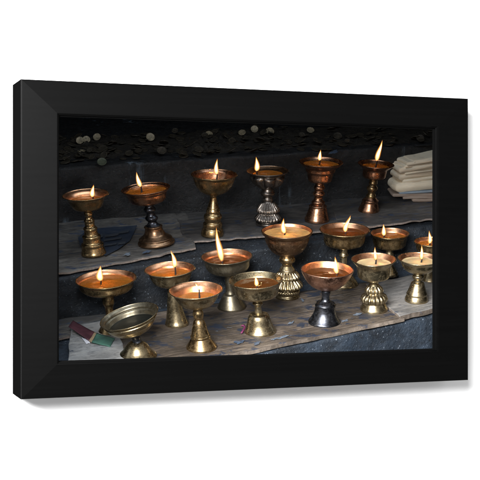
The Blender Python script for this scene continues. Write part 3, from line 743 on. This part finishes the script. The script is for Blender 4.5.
M['maroon'] = plain('maroon_card', (0.10, 0.035, 0.048), (0.045, 0.016, 0.024))
M['green'] = plain('green_card', (0.055, 0.15, 0.11), (0.03, 0.08, 0.065))
M['tan'] = plain('tan_card', (0.35, 0.27, 0.17), (0.28, 0.2, 0.12))
M['white_p'] = plain('white_paper', (0.72, 0.74, 0.8), (0.6, 0.63, 0.7))
M['bluepaint'] = plain('blue_grey_flake', (0.075, 0.105, 0.155), (0.035, 0.05, 0.08), 0.5, 160)
M['paleflake'] = plain('pale_blue_flake', (0.18, 0.21, 0.25), (0.06, 0.08, 0.11), 0.45, 160)
M['navy'] = plain('navy_wrapper', (0.010, 0.018, 0.036), (0.026, 0.034, 0.048), 0.5)
M['magenta'] = plain('magenta_scrap', (0.17, 0.02, 0.09), (0.10, 0.015, 0.055))
M['leaf'] = plain('yellow_leaf', (0.45, 0.36, 0.06), (0.25, 0.22, 0.04))
pk = bpy.data.objects.new('card_packet', None); C.objects.link(pk)
tag(pk, 'small folded packet, maroon with a tan stripe and a green end, on the pale card', 'packet')
zc = Z1+0.009
def bent(name, px4, zs, th, mat):
    top = [at_z(x, y, z) for (x, y), z in zip(px4, zs)]
    N = 8; vs, fs = [], []
    for s_ in (0, 1):
        for i in range(N+1):
            for j in range(N+1):
                u, v = i/N, j/N
                p = top[0]*(1-u)*(1-v)+top[1]*u*(1-v)+top[2]*u*v+top[3]*(1-u)*v
                p = p.copy(); p.z += 0.0012*noise.noise(Vector((u*3+px4[0][0], v*3, 0))) - th*s_
                vs.append(p)
    W = N+1; O = W*W
    for i in range(N):
        for j in range(N):
            a = i*W+j; fs.append((a, a+W, a+W+1, a+1)); fs.append((O+a, O+a+1, O+a+W+1, O+a+W))
    for i in range(N):
        for (a, b) in ((i*W, (i+1)*W), (i*W+N, (i+1)*W+N), (i, i+1), (N*W+i, N*W+i+1)): fs.append((a, b, O+b, O+a))
    return fix_normals(mesh_obj(name, vs, fs, mat, pk))
bent('maroon_flap', [(68.5, 326), (89, 340.5), (94.5, 332), (73, 320.5)], [zc+.012, zc+.004, zc+.007, zc+.014], 0.0012, M['maroon'])
bent('tan_stripe', [(89, 340.5), (91.5, 342), (96.6, 333), (94.5, 332)], [zc+.004, zc+.004, zc+.008, zc+.007], 0.0014, M['tan'])
bent('green_end', [(91.5, 342), (110, 346.5), (115, 338), (96.6, 333)], [zc+.004, zc+.001, zc+.003, zc+.008], 0.0012, M['green'])
bent('white_lining', [(81, 337), (86.5, 343.5), (90, 342.5), (88, 340)], [zc+.002, zc+.0015, zc+.002, zc+.003], 0.0008, M['white_p'])
# navy printed wrapper on the grey sheet
wr = bpy.data.objects.new('plastic_wrapper', None); C.objects.link(wr)
tag(wr, 'flattened navy wrapper with faded print, lying between the two left lamps of the back row', 'wrapper')
def blob(cx, cy, rx, ry, z, rough=0.25, n=18, seed=0, rot=0.0):
    out = []
    for k in range(n):
        th = 2*PI*k/n; r = 1+rough*2*noise.noise(Vector((math.cos(th)*1.5+seed, math.sin(th)*1.5, seed*0.7))) + (rough*0.45*noise.noise(Vector((math.cos(th)*4+seed, math.sin(th)*5, 2))) if n > 30 else 0)
        dx, dy = rx*r*math.cos(th), ry*r*math.sin(th)
        out.append(at_z(cx+dx*math.cos(rot)-dy*math.sin(rot), cy+dx*math.sin(rot)+dy*math.cos(rot), z))
    return out
zs2 = Z2+0.0065
flat_piece('film', [at_z(x, y, zs2) for x, y in ((78, 238), (88, 230), (104, 228), (128, 227), (137, 226), (134, 233), (130, 241), (118, 250), (106, 256), (92, 252), (80, 246))], zs2, 0.0008, M['navy'], wr, 0.0015)
M['print'] = plain('faded_print', (0.040, 0.047, 0.058), (0.022, 0.028, 0.038), 0.5, 240)
for (x, y, rx, ry) in ((112, 235, 7, 1.1), (113, 239, 9, .8), (124, 232, 5, .9), (110, 244.5, 7, .8), (122, 243, 4, 1.0), (101, 248, 4, .7), (101, 236, 2, 1.5)):
    flat_piece('print_patch', [at_z(x+a*rx, y+b*ry-a*rx*0.16, zs2+.0042) for a, b in ((-1, -1), (-.3, -.8), (.4, -1.1), (1, -.9), (.9, .9), (.2, 1.1), (-.5, .8), (-1, 1))], zs2+.0042, 0.0003, M['print'], wr)
# paint flakes and scraps
fk = [(128, 254.0, 3.5, 1.0, 'paleflake', Z2, 'pale blue flake near the front edge of the grey sheet, at the bronze lamp'), (147, 252, 3, 0.9, 'bluepaint', Z2, 'blue flake below the foot of the bronze lamp'),
      (238, 342.5, 5, 1.4, 'bluepaint', Z1, 'ragged blue flake just below the pink scrap'), (257, 343.5, 2.6, 1.1, 'bluepaint', Z1, 'small round blue flake in front of the bell foot'),
      (278, 338.5, 7, 1.1, 'paleflake', Z1, 'long pale blue flake right of the bell foot'), (291, 323, 2.6, 0.8, 'paleflake', Z1, 'narrow slanted pale flake left of the dark goblet foot'), (302, 300, 2.5, 0.9, 'paleflake', Z1, 'pale flake between petalled foot and copper goblet'),
      (345, 321, 3, 0.7, 'paleflake', Z1, 'thin pale flake right of the goblet foot'), (357, 314.5, 4, 0.7, 'paleflake', Z1, 'thin pale flake left of the scroll-carved foot'),
      
      (334, 152, 4, 1.0, 'bluepaint', Z3, 'bluish flake on the rear step between the two copper lamps')]
for i, (x, y, rx, ry, mk, z, lb) in enumerate(fk):
    zt = {Z1: Z1+0.0062, Z2: Z2+0.0068, Z3: Z3+0.003}[z]
    o = flat_piece('paint_flake', blob(x, y, rx, ry, zt, .6, 44, i*2.3, -0.25 if i != 6 else .9), zt, 0.0005, M[mk], None, 0.0005)
    tag(o, lb, 'paint flake', 'blue flakes on the steps')
# magenta scrap: a small curled strip
vs, fs = [], []
zp = Z1+0.0068
path = [at_z(x, y, zp) for x, y in ((241.5, 333.5), (243.5, 330.5), (245, 327.5), (243.5, 325.5), (241.8, 326.4))]
for i, p in enumerate(path):
    for (dz, dx) in ((0, -0.0014), (0, 0.0014), (0.0015, 0.0014), (0.0015, -0.0014)): vs.append((p.x+dx, p.y, p.z+dz+0.0006*(i % 2)))
for i in range(len(path)-1):
    for k in range(4): fs.append((i*4+k, i*4+(k+1) % 4, (i+1)*4+(k+1) % 4, (i+1)*4+k))
fs += [(0, 1, 2, 3), (16, 17, 18, 19)]
tag(fix_normals(mesh_obj('paper_scrap', vs, fs, M['magenta'])), 'tiny curled magenta scrap left of the bell foot', 'paper scrap')
zt = Z2+0.006
tag(flat_piece('dry_leaf', [at_z(x, y, zt) for x, y in ((300, 201), (299, 198), (301, 195.5), (302.5, 198), (305.5, 197.5), (304, 200.5), (306, 202))], zt, 0.001, M['leaf'], None, 0.004), 'small yellow leaf behind the red copper lamp', 'leaf')
